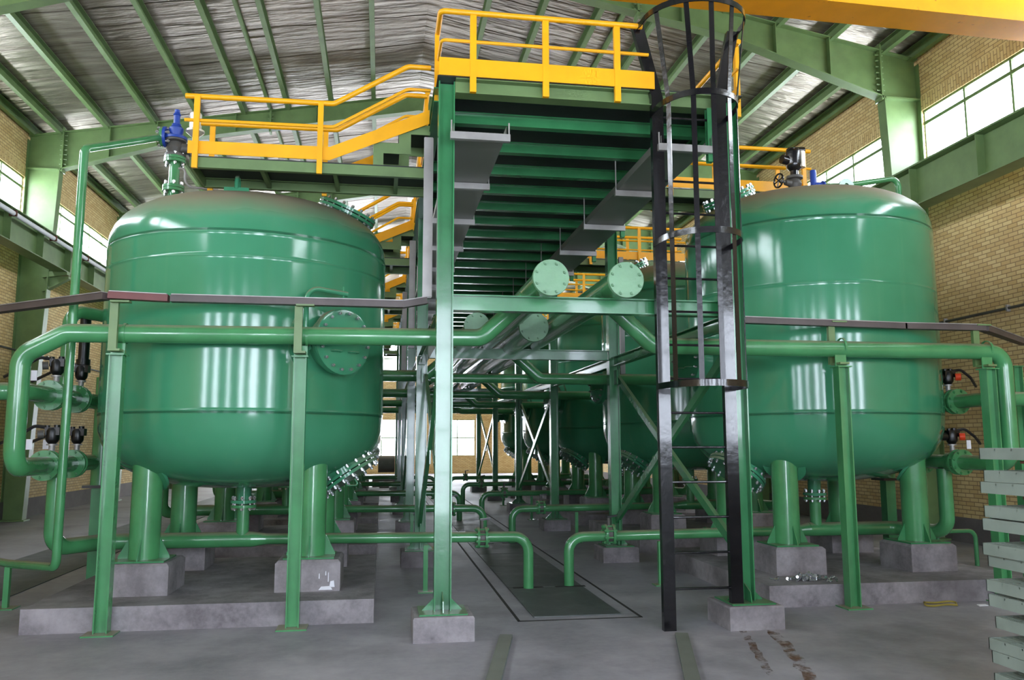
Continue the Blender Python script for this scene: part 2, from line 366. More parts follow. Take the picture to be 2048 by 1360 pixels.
# crane runway beams
for s, x, side in ((1, -7.0, 'left'), (-1, 8.45, 'right')):
    t = thing('runway_beam', (x, 20, 5.34), 'green crane runway beam along the %s wall below the windows' % side, 'crane beam', 'crane runway beams')
    part('beam', MB().ibeam((x,Y0,5.67),(x,Y1,5.67), .66, .3, tw=.012, tf=.02), M['frame'], t)
    for i in range(32):
        yy = Y0+.6+i*1.5; part('stiffener', MB().box(x-.14, x+.14, yy-.006, yy+.006, 5.36, 5.98), M['frame'], t)
    part('rail', MB().box(x-.03, x+.03, Y0, Y1, 6.0, 6.07), M['chan'], t)
x = -6.79
t = thing('conductor_pipe', (x, 20, 5.8), 'pale conductor pipe along the left crane beam', 'pipe')
part('pipe', MB().cyl((x,Y0,5.84),(x,Y1,5.84), .045, 14), M['white'], t)
for i in range(12): part('clip', MB().box(x-.08, x+.055, 12.2+i*1.9, 12.24+i*1.9, 5.79, 5.9), M['rust'], t)
t = thing('crane_girder', (XC, 8.6, 6.7), 'yellow overhead crane girder across the top right corner', 'crane')
ga, gb = -.035, .035
part('girder', MB().prism([(-6.9,8.2,6.84),(8.4,8.58,6.84),(8.4,9.04,6.84),(-6.9,8.66,6.84)], (0,0,.8)), M['crane'], t)
for x in (-7.0, 8.45): part('end_carriage', MB().box(x-.15, x+.15, 7.7, 8.9, 6.15, 6.84), M['crane'], t)
for x in (-7.0, 8.45):
    for yy in (7.85, 8.7): part('wheel', MB().cyl((x-.05,yy,6.19),(x+.05,yy,6.19), .12, 20), M['cast'], t)
for s, x, z, side in ((1, WL+.03, 3.62, 'left'), (-1, WR-.03, 3.62, 'right')):
    t = thing('wall_conduit', (x, 14, z), 'thin dark conduit along the %s brick wall' % side, 'conduit')
    part('pipe', MB().cyl((x,Y0+.1,z),(x,34,z), .022, 10), M['cast'], t)
    for i in range(9): part('clip', MB().box(x-.03, x+.03, 9.5+i*1.4, 9.53+i*1.4, z-.05, z+.05), M['galv'], t)

# ------------------------------------------------------------------ floor works
TX0, TX1 = 1.42, 2.26
tr = MB().box(1.25,1.275,7.58,38,0,.004).box(2.40,2.425,7.58,38,0,.004).box(1.25,2.425,7.58,7.60,0,.004)
struct('trim_3', tr, M['dark'])
ys = [7.72, 9.28, 10.9, 12.1, 13.42, 15.0, 16.3, 17.55, 19.2, 20.4, 21.65, 23.3, 24.5, 25.75, 28, 31, 34, 38]
for i, (a, b) in enumerate(zip(ys, ys[1:])):
    solo('trench_cover', MB().box(TX0, TX1, a, b-.015, 0.001, .012), M['cover'], ('nearest dark steel trench cover, in front of the two elbow pipes' if i == 0 else 'dark steel trench cover, number %d from the front in the central aisle' % (i+1)), 'trench cover', 'trench covers down the aisle')
sl = MB()
for a in (9.25, 13.35):
    for x in (1.64, 2.12): sl.box(x-.17, x+.17, a-.04, a+.03, .0125, .0145)
struct('trim_4', sl, M['dark'])
solo('drain_cover', MB().box(-5.0, -3.85, 6.0, 38, .001, .01), M['cover'], 'long dark drain cover strip on the floor beside the left wall', 'drain cover')
for i, (a, b, w) in enumerate((((3.12,6.95),(2.72,5.6),.07), ((3.38,6.95),(2.86,5.2),.11))):
    m = MB(); d = V((b[0]-a[0], b[1]-a[1], 0)); p = [V((a[0],a[1],.002)) + d*(k/12) + V((random.uniform(-.02,.02),0,0)) for k in range(13)]
    m.sheet(p, w, .002, (1,.2,0))
    struct('trim_%d' % (5+i), m, M['ruststain'])
for (a, b, label) in (((1.05,6.96,0),(.62,5.0,0),'grey steel channel lying on the floor before the left platform footing'), ((2.5,6.78,0),(1.75,4.4,0),'grey steel channel lying on the floor below the black ladder')):
    solo('steel_channel', MB().chan((a[0],a[1],.035),(b[0],b[1],.035), .105, .06, up=V((b[0]-a[0],b[1]-a[1],0)).cross(V((0,0,1))), flip=1, t=.006), M['chan'], label, 'steel channel', 'loose steel channels on the floor')

# ------------------------------------------------------------------ tanks
def bolt_mesh(r=.016, h=.03):
    b = MB(); b.cyl((0,0,0),(0,0,h), r, 6); b.cyl((0,0,h),(0,0,h+.012), r*.6, 8); return mesh(b, 'bolt', V((0,0,0)), M['bolt'])
BOLT = bolt_mesh(); BOLTG = bolt_mesh(.017, .022); BOLTG.materials[0] = M['lid']
BOLTL = mesh(MB().cyl((0,0,-.075),(0,0,.075), .011, 8).cyl((0,0,.045),(0,0,.068), .018, 6).cyl((0,0,-.068),(0,0,-.045), .018, 6), 'stud', V((0,0,0)), M['bolt'])
BOLTP = BOLTL.copy(); BOLTP.materials[0] = M['pipe']
def bolts(parent, me, c, axis, rad, n, ph=0.):
    d = V(axis).normalized(); a = d.orthogonal().normalized(); b = d.cross(a); q = V((0,0,1)).rotation_difference(d)
    for i in range(n):
        o = bpy.data.objects.new('bolt', me); C.objects.link(o); o.parent = parent
        o.location = V(c) + (a*math.cos(2*PI*i/n+ph)+b*math.sin(2*PI*i/n+ph))*rad - ROOT[parent]
        o.rotation_mode = 'QUATERNION'; o.rotation_quaternion = q; ROOT[o] = ROOT[parent]
def sup(r, R, n=2.6): return max(0., 1-(r/R)**n)**(1/n)
def tank(cx, cy, zt, zb, ht, hb, seams, side, label):
    R = 1.46; t = thing('pressure_tank', (cx, cy, 0), label, 'tank', 'green filter tanks')
    prof = []
    for k in range(13): r = R*math.sin(PI/2*k/12); prof.append((r, zb - hb*sup(r, R)))
    zs = sorted(seams + [zb+.001, zt-.001])
    for z in zs:
        prof += [(R, z-.03), (R, z-.007), (R+.0025, z-.003), (R+.0025, z+.003), (R, z+.007), (R, z+.03)]
    for k in range(12, -1, -1): r = R*math.sin(PI/2*k/12); prof.append((r, zt + ht*sup(r, R)))
    part('shell', MB().lathe((cx,cy,0), (0,0,1), prof, 96), M['tank'], t, ang=50)
    for sx in (-1, 1):
        for sy in (-1, 1):
            x, y = cx+sx*.78, cy+sy*.78; r = math.hypot(.78, .78)
            zc = zb - hb*sup(r, R)
            g = part('leg', MB().cyl((x,y,.5),(x,y,zc+.3), .142, 28), M['pipe'], t)
            out = V((sx, sy, 0)).normalized(); nrm = V((out.x*.75, out.y*.75, -.66)).normalized()
            part('collar', MB().lathe((x,y,zc+.02) , nrm, [(.15,-.02),(.235,-.02),(.235,.006),(.15,.006)], 32, False), M['tank'], g)
            part('base_plate', MB().box(x-.24,x+.24,y-.24,y+.24,.5,.515), M['steel'], g)
            for k in range(4):
                q = V((math.cos(PI/2*k), math.sin(PI/2*k), 0)); w = V((-q.y, q.x, 0))*.006; p = V((x,y,.515))
                part('gusset', MB().prism([p+q*.138-w, p+q*.235-w, p+q*.235+V((0,0,.02))-w, p+q*.138+V((0,0,.2))-w], w*2), M['steel'], g)
    # side manhole
    az = math.radians(40 if side < 0 else -83); ax = V((math.sin(az), -math.cos(az), 0)); c = V((cx, cy, 2.58))
    mh = part('manhole', MB().lathe(c, ax, [(.26,1.3),(.26,R+.14),(.32,R+.14),(.32,R+.175)], 40).lathe(c, ax, [(.44,R-.1),(.44,R-.02),(.26,R+.004)], 48, False), M['tank'], t)
    part('cover', MB().lathe(c, ax, [(.32,R+.18),(.32,R+.215),(.3,R+.22)], 40), M['tank'], mh)
    bolts(mh, BOLT, c + ax*(R+.22), ax, .275, 16)
    sdv = V((0,0,1)).cross(ax)
    for q in (-.1, .1): part('handle', MB().tube([c+ax*(R+.21)+sdv*(q-.05)+V((0,0,-.1)), c+ax*(R+.27)+sdv*(q-.05)+V((0,0,-.1)), c+ax*(R+.27)+sdv*(q+.05)+V((0,0,-.1)), c+ax*(R+.21)+sdv*(q+.05)+V((0,0,-.1))], .008, .02, 8), M['tank'], mh)
    if side < 0:
        L_ = c + ax*(R+.1) - sdv*.36
        part('davit', MB().tube([L_-V((0,0,.12)), L_+V((0,0,.5)), L_+sdv*.4+ax*.1+V((0,0,.47))], .024, .12, 12).cyl(L_-V((0,0,.14)), L_+V((0,0,.06)), .034, 14).bar(L_-V((0,0,.1)), c+ax*(R+.1)-sdv*.2, .05, .04).bar(L_+V((0,0,.02)), c+ax*(R+.1)-sdv*.2+V((0,0,.1)), .05, .04).cyl(L_+sdv*.36+ax*.09+V((0,0,.36)), L_+sdv*.36+ax*.09+V((0,0,.54)), .01, 8), M['tank'], mh)
    # bottom inspection manhole, tilted out and down
    s = -side
    ax = V((.56*s, -.1, -.82)).normalized(); c = V((cx+1.1*s, cy-.25, 1.27))
    mh = part('lower_manhole', MB().lathe(c, ax, [(.29,-.5),(.29,-.03),(.35,-.03),(.35,.0)], 40), M['tank'], t)
    part('cover', MB().lathe(c, ax, [(.35,.012),(.35,.045)], 40), M['tank'], mh)
    bolts(mh, BOLTL, c + ax*.006, ax, .325, 18)
    part('handle', MB().tube([c+ax*.04+V((.06,-.22,0)), c+ax*.12+V((.06,-.22,0)), c+ax*.12+V((-.06,-.22,0)), c+ax*.04+V((-.06,-.22,0))], .008, .02, 8), M['tank'], mh)
    # top manhole
    ax = V((.4*s, -.12, .9)).normalized(); c = V((cx+1.02*s, cy-.12, zt+ht*.92))
    mh = part('top_manhole', MB().lathe(c, ax, [(.26,-.5),(.26,-.03),(.33,-.03),(.33,0)], 40), M['tank'], t)
    part('cover', MB().lathe(c, ax, [(.33,.012),(.33,.045)], 40), M['tank'], mh); bolts(mh, BOLTL, c + ax*.006, ax, .3, 18)
    # bottom outlet nozzle
    oz = zb - hb
    nz = part('outlet', MB().cyl((cx,cy,oz+.05),(cx,cy,.96), .075, 24).cyl((cx,cy,.975),(cx,cy,1.005), .135, 28), M['tank'], t)
    bolts(nz, BOLTL, (cx,cy,.972), (0,0,1), .11, 8)
    # lifting lug on the crown
    if side < 0:
        lx, ly = cx-.02, cy-1.0; lz = zt+ht*sup(1.0, R)
        part('lifting_lug', MB().box(lx-.12, lx+.12, ly-.06, ly+.06, lz-.03, lz+.012).tube([(lx,ly-.05,lz),(lx,ly-.05,lz+.13),(lx,ly+.06,lz+.13),(lx,ly+.06,lz)], .022, .05, 10), M['tank'], t)
    else:
        lx, ly = cx+.48, cy-.25; lz = zt+ht-.02
        lug = [(lx-.1,ly,lz-.03),(lx+.1,ly,lz-.03),(lx+.1,ly,lz+.1)] + [(lx+.1*math.cos(a),ly,lz+.16+.1*math.sin(a)) for a in [PI*k/8 for k in range(9)]] + [(lx-.1,ly,lz+.1)]
        hole = [(lx+.038*math.cos(a), lz+.16+.05*math.sin(a)) for a in [2*PI*k/16 for k in range(16)]]
        m = MB(); L0 = [(lx+.1*math.cos(a)*(1.0 if math.sin(a) > 0 else 1.15), ly-.015, lz+.16+(.1 if math.sin(a) > 0 else .19)*math.sin(a)) for a in [2*PI*k/32 for k in range(32)]]
        H0 = [(lx+.036*math.cos(a), ly-.015, lz+.15+.05*math.sin(a)) for a in [2*PI*k/32 for k in range(32)]]
        bk = lambda q: [(a, b+.03, c_) for a, b, c_ in q]
        m.rings([L0, bk(L0), bk(H0), H0, L0], False)
        part('lifting_lug', m, M['tank'], t)
    return t
LX, RX, TY, RTY = -1.45, 5.2, 9.3, 9.4
TL = tank(LX, TY, 3.59, 1.91, .64, .77, [3.36], -1, 'large green tank at the front left with a round bolted side manhole')
TR = tank(RX, RTY, 4.04, 1.93, .6, .78, [3.32], 1, 'taller large green tank at the front right behind the black ladder')
rows(TL, 5, 'green tank, {} in the left row, behind the front left tank')
rows(TR, 5, 'green tank, {} in the right row, behind the front right tank')

def plinth(cx, ty, x0, x1, y0, y1, w, label):
    t = thing('concrete_plinth', (cx, ty, 0), label, 'concrete base', 'concrete plinths under the tanks')
    part('slab', MB().prism([(x0,y0,0),(x1,y0,0),(x1,y1,0),(x0,y1,0)], (0,0,.21)), M['conc'], t)
    for sx in (-1, 1):
        for sy in (-1, 1):
            x, y = cx+sx*.78, ty+sy*.78; h = w/2; j = lambda: random.uniform(-.012, .012)
            p = [(x-h+j(),y-h+j(),.21),(x+h+j(),y-h+j(),.21),(x+h+j(),y+h+j(),.21),(x-h+j(),y+h+j(),.21)]
            b = .025; m = MB()
            q = [(a, c_, .5-b) for a, c_, _ in p]; r = [(a+(b if a < x else -b), c_+(b if c_ < y else -b), .5) for a, c_, _ in p]
            m.rings([[V(k) for k in p],[V(k) for k in q],[V(k) for k in r]]); part('pedestal', m, M['conc'], t)
    return t
PL = plinth(LX, TY, -3.0, -.04, 7.75, 10.8, .62, 'grey concrete plinth with four pedestals under the front left tank')
PR = plinth(RX, RTY, 3.78, 6.66, 7.78, 10.8, .56, 'grey concrete plinth with four pedestals under the front right tank')
rows(PL, 5, 'grey concrete plinth under the {} tank of the left row')
for x, z, w, h in ((-.5,.225,.13,.035),(-.44,.25,.05,.06),(-.475,.3,.008,.09),(-.56,.33,.01,.05),(-.5,.36,.01,.04)):
    part('paint_splash', MB().prism([(x-w/2,8.199,z),(x+w/2,8.199,z),(x+w/2*.7,8.199,z+h),(x-w/2*.6,8.199,z+h*.9)], (0,.004,0)), M['white'], PL, 'white paint splash')
rows(PR, 5, 'grey concrete plinth under the {} tank of the right row')

# ------------------------------------------------------------------ platform steelwork
CX0, CX1, CY = .53, 3.235, 7.15
def column(x, y, label):
    t = thing('platform_column', (x, y, .2), label, 'steel column', 'green platform columns')
    part('post', MB().ibeam((x,y,.212),(x,y,4.86), .145, .14, up=(1,0,0), tf=.011), M['steel'], t)
    part('base_plate', MB().box(x-.2,x+.2,y-.2,y+.2,.2,.212), M['steel'], t)
    for p in ([(x+.072,y,.212),(x+.17,y,.212),(x+.072,y,.31)], [(x-.072,y,.212),(x-.072,y,.31),(x-.17,y,.212)]): part('gusset', MB().prism([(a,b-.005,c) for a,b,c in p], (0,.01,0)), M['steel'], t)
    part('gusset', MB().prism([(x-.004,y-.005,.212),(x-.004,y-.15,.212),(x-.004,y-.13,.3),(x-.004,y-.005,.36)], (.008,0,0)), M['steel'], t)
    return t
def footing(x, y, label):
    m = MB(); h = .25
    p = [V((x-h,y-h,0)),V((x+h,y-h,0)),V((x+h,y+h,0)),V((x-h,y+h,0))]; c = V((x,y,0))
    m.rings([p, [a+V((0,0,.185)) for a in p], [c+(a-c)*.96+V((0,0,.2)) for a in p]])
    return solo('column_footing', m, M['conc'], label, 'footing', 'concrete footings of the platform columns')
NB = ['front', 'second', 'third', 'fourth', 'fifth', 'farthest']
c0 = column(CX0, CY, 'green steel column at the front left corner of the platform')
c1 = column(CX1, CY, 'green steel column at the front right corner of the platform behind the ladder')
f0 = footing(CX0, CY, 'concrete footing under the front left platform column'); f1 = footing(CX1, CY, 'concrete footing under the front right platform column at the ladder foot')
for k in range(1, 6):
    copy_tree(c0, (0,PITCH*k,0), '%s green column of the left platform row' % NB[k]); copy_tree(c1, (0,PITCH*k,0), '%s green column of the right platform row' % NB[k])
    copy_tree(f0, (0,PITCH*k,0), 'concrete footing of the %s left platform column' % NB[k]); copy_tree(f1, (0,PITCH*k,0), 'concrete footing of the %s right platform column' % NB[k])
for k in range(6):
    y = CY + PITCH*k
    solo('cross_beam', MB().ibeam((CX0+.075,y,2.835),(CX1-.075,y,2.835), .14, .12), M['steel'], '%s green cross beam between the platform columns' % NB[k].capitalize(), 'cross beam', 'green cross beams between the platform columns')
for x, s in ((CX0, 'left'), (CX1, 'right')):
    for k in range(5):
        a, b = CY+PITCH*k+.07, CY+PITCH*(k+1)-.07
        solo('side_beam', MB().ibeam((x,a,2.74),(x,b,2.74), .13, .1), M['steel'], 'green beam joining the %s and %s columns of the %s platform row' % (NB[k], NB[k+1], s), 'side beam', 'green side beams of the platform')
        if k in (0, 2, 4):
            ym = (a+b)/2; t = thing('cross_brace', (x, ym, .4), 'green crossed brace in the %s bay of the %s platform row' % (['front', '', 'middle', '', 'farthest'][k], s), 'brace', 'green crossed braces')
            for za, zb in ((.55, 2.5), (2.5, .55)): part('diagonal', MB().chan((x+(.03 if za < 1 else -.03),a+.02,za),(x+(.03 if za < 1 else -.03),b-.02,zb), .09, .045, flip=1), M['steel'], t)
            part('gusset', MB().box(x-.008,x+.008,ym-.11,ym+.11,1.38,1.68), M['steel'], t)
            for yy in (a, b-.14):
                for zz in (.42, 2.42): part('gusset', MB().box(x-.008,x+.008,yy,yy+.14,zz,zz+.2), M['steel'], t)
PYE = CY + PITCH*5 + .15
P = thing('service_platform', (1.9, 7, 4.7), 'tall green steel platform with dark deck and yellow railing in the centre', 'platform')
part('edge_beam', MB().ibeam((.604,7.075,4.795),(3.16,7.075,4.795), .14, .14), M['frame'], P)
for x in (.47, 3.29): part('side_beam', MB().ibeam((x,7.225,4.79),(x,PYE,4.79), .14, .1), M['steel'], P)
y = 7.62
while y < PYE:
    part('joist', MB().ibeam((.53,y,4.73),(3.23,y,4.73), .12, .09), M['steel'], P); y += .72
part('deck', MB().box(.44, 3.33, 7.0, PYE, 4.865, 4.875), M['deck'], P)
def rail_posts(parent, pts, z0, z1, out):
    for x, y in pts:
        part('post', MB().box(x-.028, x+.028, y-.02, y+.02, z0, z1) if out == 'x' else MB().box(x-.02, x+.02, y-.028, y+.028, z0, z1), M['yellow'], parent)
TB0, TB1, RZ, MZ = 4.885, 5.03, 5.47, 5.2
h = part('front_railing', MB().tube([(.46,7.42,RZ),(.46,6.97,RZ),(2.34,6.97,RZ)], .026, .05, 12).tube([(.47,7.42,MZ),(.47,6.98,MZ),(2.4,6.98,MZ)], .016, .05, 10), M['yellow'], P)
part('toe_board', MB().box(.45, 2.45, 6.965, 6.975, TB0-.02, TB1), M['yellow'], h)
rail_posts(h, [(.755,6.978),(1.42,6.978),(2.095,6.978)], 4.72, RZ, 'x')
rail_posts(h, [(.455,7.4)], 4.75, RZ, 'y')
h = part('right_railing', MB().tube([(3.36,7.1,RZ),(3.36,9.7,RZ)], .026, 0, 12).tube([(3.35,7.1,MZ),(3.35,9.7,MZ)], .016, 0, 10), M['yellow'], P)
part('toe_board', MB().box(3.345,3.355,7.1,9.7,TB0-.02,TB1), M['yellow'], h); rail_posts(h, [(3.37,7.2),(3.37,8.4),(3.37,9.6)], 4.74, RZ, 'y')
for k in range(5):
    a, b = 10.4+PITCH*k, 9.7+PITCH*(k+1)
    h = part('right_railing', MB().tube([(3.36,a,RZ),(3.36,b,RZ)], .026, 0, 12).tube([(3.35,a,MZ),(3.35,b,MZ)], .016, 0, 10), M['yellow'], P)
    part('toe_board', MB().box(3.345,3.355,a,b,TB0-.02,TB1), M['yellow'], h); rail_posts(h, [(3.37,a+.05),(3.37,a+1.2),(3.37,a+2.3),(3.37,b-.05)], 4.74, RZ, 'y')
    a, b = 8.75+PITCH*k, 7.9+PITCH*(k+1)
    h = part('left_railing', MB().tube([(.44,a,RZ),(.44,b,RZ)], .026, 0, 12).tube([(.45,a,MZ),(.45,b,MZ)], .016, 0, 10), M['yellow'], P)
    part('toe_board', MB().box(.445,.455,a,b,TB0-.02,TB1), M['yellow'], h); rail_posts(h, [(.43,a+.05),(.43,a+1.6),(.43,b-.05)], 4.74, RZ, 'y')

# left walkway with stair up to the platform
def walkway_left(label):
    ya, yb, xa, xb = 7.95, 8.62, -1.86, .42
    t = thing('tank_walkway', (xa, ya, 4.23), label, 'walkway', 'walkways over the left tanks')
    for y, f in ((ya, 1), (yb, -1)): part('edge_beam', MB().chan((xa,y,4.28),(xb,y,4.28), .1, .05, flip=-f), M['frame'], t)
    part('end_beam', MB().box(xa, xa+.02, ya, yb, 4.23, 4.33), M['frame'], t)
    for x in (-1.2, -.5, .1): part('joist', MB().box(x-.02, x+.02, ya+.03, yb-.03, 4.245, 4.31), M['frame'], t)
    part('deck', MB().box(xa, xb, ya, yb, 4.332, 4.342), M['deck'], t)
    for y, nm in ((ya-.01, 'near_railing'), (yb+.01, 'far_railing')):
        h = part(nm, MB().tube([(-1.92,y,4.93),(-.52,y,4.94),(.2,y,5.38),(.43,y,5.38)], .026, .1, 12).tube([(-1.92,y,4.69),(-.52,y,4.7),(.2,y,5.14),(.43,y,5.14)], .017, .1, 10), M['yellow'], t)
        part('toe_board', MB().prism([(-1.88,y-.004,4.36),(-.55,y-.004,4.36),(.42,y-.004,4.79),(.42,y-.004,4.935),(-.55,y-.004,4.495),(-1.88,y-.004,4.485)], (0,.008,0)), M['yellow'], h)
        o = -.022 if y < 8.2 else .022
        for x in (-1.805, -.645): part('post', MB().box(x-.026, x+.026, y+o-.016, y+o+.016, 4.21, 4.93), M['yellow'], h)
    sp = None
    for y in (ya+.02, yb-.02):
        st = MB().prism([(-.13,y-.006,4.34),(-.03,y-.006,4.34),(-.03,y-.006,4.47),(.24,y-.006,4.47),(.24,y-.006,4.68),(.43,y-.006,4.68),(.43,y-.006,4.78),(.12,y-.006,4.78),(.12,y-.006,4.58),(-.13,y-.006,4.58)], (0,.012,0))
        sp = part('stair_stringer', st, M['frame'], t)
    for x0, x1, z in ((-.13,.13,4.575), (.12,.43,4.775)): part('tread', MB().box(x0,x1,ya+.03,yb-.03,z,z+.012), M['deck'], sp)
    part('riser_plate', MB().box(-.02,.2,yb-.1,yb-.08,4.36,4.46), M['deck'], sp)
    return t
WLk = walkway_left('yellow railed walkway with a stair, over the front left tank')
rows(WLk, 5, 'yellow railed walkway with a stair, over the {} tank of the left row')
def walkway_right(label):
    ya, yb, xa, xb = 9.75, 10.4, 3.4, 5.5
    t = thing('tank_walkway', (xa, ya, 4.75), label, 'walkway', 'walkways over the right tanks')
    for y, f in ((ya, 1), (yb, -1)): part('edge_beam', MB().chan((xa,y,4.79),(xb,y,4.79), .1, .05, flip=-f), M['frame'], t)
    part('deck', MB().box(xa, xb, ya, yb, 4.842, 4.852), M['deck'], t)
    for y, nm in ((ya-.01, 'near_railing'), (yb+.01, 'far_railing')):
        h = part(nm, MB().tube([(xa,y,5.44),(xb+.05,y,5.44)], .026, 0, 12).tube([(xa,y,5.2),(xb+.05,y,5.2)], .017, 0, 10), M['yellow'], t)
        part('toe_board', MB().box(xa,xb,y-.004,y+.004,4.86,5.0), M['yellow'], h); o = -.022 if y < 10 else .022
        for x in (3.6, 4.5, 5.44): part('post', MB().box(x-.026, x+.026, y+o-.016, y+o+.016, 4.74, 5.44), M['yellow'], h)
    return t
WRk = walkway_right('yellow railed walkway behind the front right tank')
rows(WRk, 5, 'yellow railed walkway behind the {} tank of the right row')

# perforated cable trays under the platform
def tray(xa, xb, label, n):
    t = thing('cable_tray', ((xa+xb)/2, 6.95, 4.3), label, 'cable tray', 'perforated cable trays under the platform')
    part('tray', MB().box(xa,xb,6.97,26,4.345,4.35).box(xa,xa+.004,6.97,26,4.35,4.42).box(xb-.004,xb,6.97,26,4.35,4.42), M['tray'], t)
    for k in range(n):
        y = 6.95+1.42*k; b = part('support', MB().box(xa-.03,xb+.03,y,y+.045,4.275,4.34), M['galv'], t)
        if xa > 2: part('hanger_bracket', MB().chan((xb+.03,y+.06,4.2),(xb+.03,y+.06,4.72), .06, .05, up=(0,1,0), flip=1), M['steel'], t)
        for x in (xa-.02, xb+.02): part('hanger', MB().cyl((x,y+.02,4.34),(x,y+.02,4.8 if k else 4.45), .007, 8), M['galv'], b)
    return t
tray(.585, 1.06, 'perforated grey cable tray hanging on the left under the platform', 13)
tray(2.5, 2.98, 'perforated grey cable tray hanging on the right under the platform', 13)

# ------------------------------------------------------------------ black caged ladder
LXa, LXb, LY = 2.48, 3.1, 7.02
t = thing('caged_ladder', (2.79, LY, 0), 'tall black ladder with a safety cage at the right end of the platform', 'ladder')
for x, z0, dx in ((LXa, 0, -.17), (LXb, .2, .16)):
    pl = [V((x,LY-.13 if z0 else LY,z0)), V((x,LY,4.8)), V((x+dx,LY+.02,5.5))]
    pl[0].y = LY+(.1 if z0 else 0); pl[0].y = LY
    m = MB(); rs = []
    for a, w in ((V((x,LY,z0)),1),(V((x,LY,4.8)),1),(V((x+dx,LY+.02,5.52)),1)):
        rs.append([a+V((-.055,-.03,0)), a+V((.055,-.03,0)), a+V((.055,.03,0)), a+V((-.055,.03,0))])
    part('stile', m.rings(rs), M['black'], t)
for k in range(15):
    z = .345 + .305*k; part('rung', MB().cyl((LXa,LY,z),(LXb,LY,z), .011, 10), M['black'], t)
def hoop_pts(z, r=.37, dep=.5, e=.06, n=20):
    cx = 2.79
    return [V((cx - (LXb-LXa)/2 - e, LY, z))] + [V((cx - r*math.cos(PI*k/n), LY - .1 - dep*math.sin(PI*k/n)**.85, z)) for k in range(n+1)] + [V((cx + (LXb-LXa)/2 + e, LY, z))]
top_hoop = lambda: hoop_pts(5.47, .48, .52, .2)
for z in (2.1, 3.4, 4.63): part('hoop', MB().sheet(hoop_pts(z), .055, .008, (0,0,1)), M['black'], t)
part('hoop', MB().sheet(top_hoop(), .055, .008, (0,0,1)), M['black'], t)
for k in (3, 7, 10, 13, 17):
    a, b = hoop_pts(2.1)[1+k], top_hoop()[1+k]; d = (V((2.79,LY-.15,2.1))-a).normalized(); m = V((a.x,a.y,4.63))
    part('cage_bar', MB().sheet([a+d*.01, m+d*.01, b+d*.01], .045, .008, d.cross(V((0,0,1)))), M['black'], t)

# ------------------------------------------------------------------ header pipes
def header(x, y0, y1, z, r, label, mat='pipe'):
    t = thing('header_pipe', (x, y0, z), label, 'header pipe', 'green header pipes along the platform')
    part('pipe', MB().cyl((x,y0+.02,z),(x,y1,z), r, 32), M['pipe'], t)
    c = part('blind_flange', MB().lathe((x,y0,z), (0,1,0), [(r*1.17,0),(r*1.2,.008),(r*1.2,.035)], 44), M['lid'], t, 'pale green bolted end cap')
    bolts(c, BOLTG, (x,y0,z), (0,-1,0), r*.98, 8, .39)
header(1.43, 6.85, 27, 3.03, .135, 'left of the two big green header pipes with pale capped ends over the front beam')
header(2.105, 6.85, 27, 3.03, .135, 'right of the two big green header pipes with pale capped ends over the front beam')
header(1.09, 9.5, 27, 2.98, .13, 'lower green header pipe with a round cap, left one behind the front pair')
header(1.77, 9.5, 27, 2.98, .15, 'lower green header pipe with a round cap, right one behind the front pair')

def flange_pair(parent, c, axis, r, rb=.135, n=8, gap=.05, valve=False, nm='flange'):
    c = V(c); a = V(axis).normalized()
    f = part(nm, MB().lathe(c, a, [(rb,-gap/2-.026),(rb,-gap/2)], 28).lathe(c, a, [(rb,gap/2),(rb,gap/2+.026)], 28), M['pipe'], parent)
    if n: bolts(f, BOLTP, c, a, rb*.84, n, .3)
    return f
# front branch pipes over the tanks
r1 = .083
t = thing('branch_pipe', (-1, 7.7, 2.5), 'long green pipe across the front left tank, bending up to the left header', 'pipe')
part('pipe', MB().tube([(-3.15,8.5,1.4),(-3.12,7.7,1.4),(-3.12,7.7,2.37),(-2.76,7.7,2.575),(.93,7.7,2.6),(1.36,7.7,3.0)], r1, .17, 24), M['pipe'], t)
flange_pair(t, (-3.17,8.54,1.4), (0,1,0), r1, .145)
t = thing('branch_pipe', (5, 7.8, 2.5), 'long green pipe across the front right tank, bending up to the right header', 'pipe')
part('pipe', MB().tube([(2.15,7.73,3.0),(2.63,7.73,2.555),(6.5,7.73,2.555),(6.5,7.73,1.38),(6.53,8.5,1.38)], r1, .17, 24), M['pipe'], t)
flange_pair(t, (6.53,8.54,1.38), (0,1,0), r1, .145)
bl = thing('branch_pipe', (-1, 11.8, 2.5), 'green pipe rising to the lower left header, behind the front left tank', 'pipe', 'branch pipes to the lower headers')
part('pipe', MB().tube([(-3.0,11.8,2.565),(.6,11.8,2.565),(1.06,11.8,2.96)], r1, .15, 20), M['pipe'], bl)
br_ = thing('branch_pipe', (4, 11.8, 2.5), 'green pipe dropping from the lower right header, behind the front right tank', 'pipe', 'branch pipes to the lower headers')
part('pipe', MB().tube([(1.8,11.8,2.98),(2.28,11.8,2.545),(4.1,11.8,2.545),(4.5,12.1,2.545)], r1, .15, 20), M['pipe'], br_)
lk = solo('link_pipe', MB().cyl((.7,12.05,2.56),(2.4,12.05,2.56), .07, 20), M['pipe'], 'straight green link pipe in the platform bay below the lower headers', 'pipe', 'link pipes')
rows(bl, 5, 'green pipe rising to the lower left header at the {} tank row', 1); rows(br_, 5, 'green pipe dropping from the lower right header at the {} tank row', 1); rows(lk, 5, 'straight green link pipe below the lower headers at the {} tank row', 1)

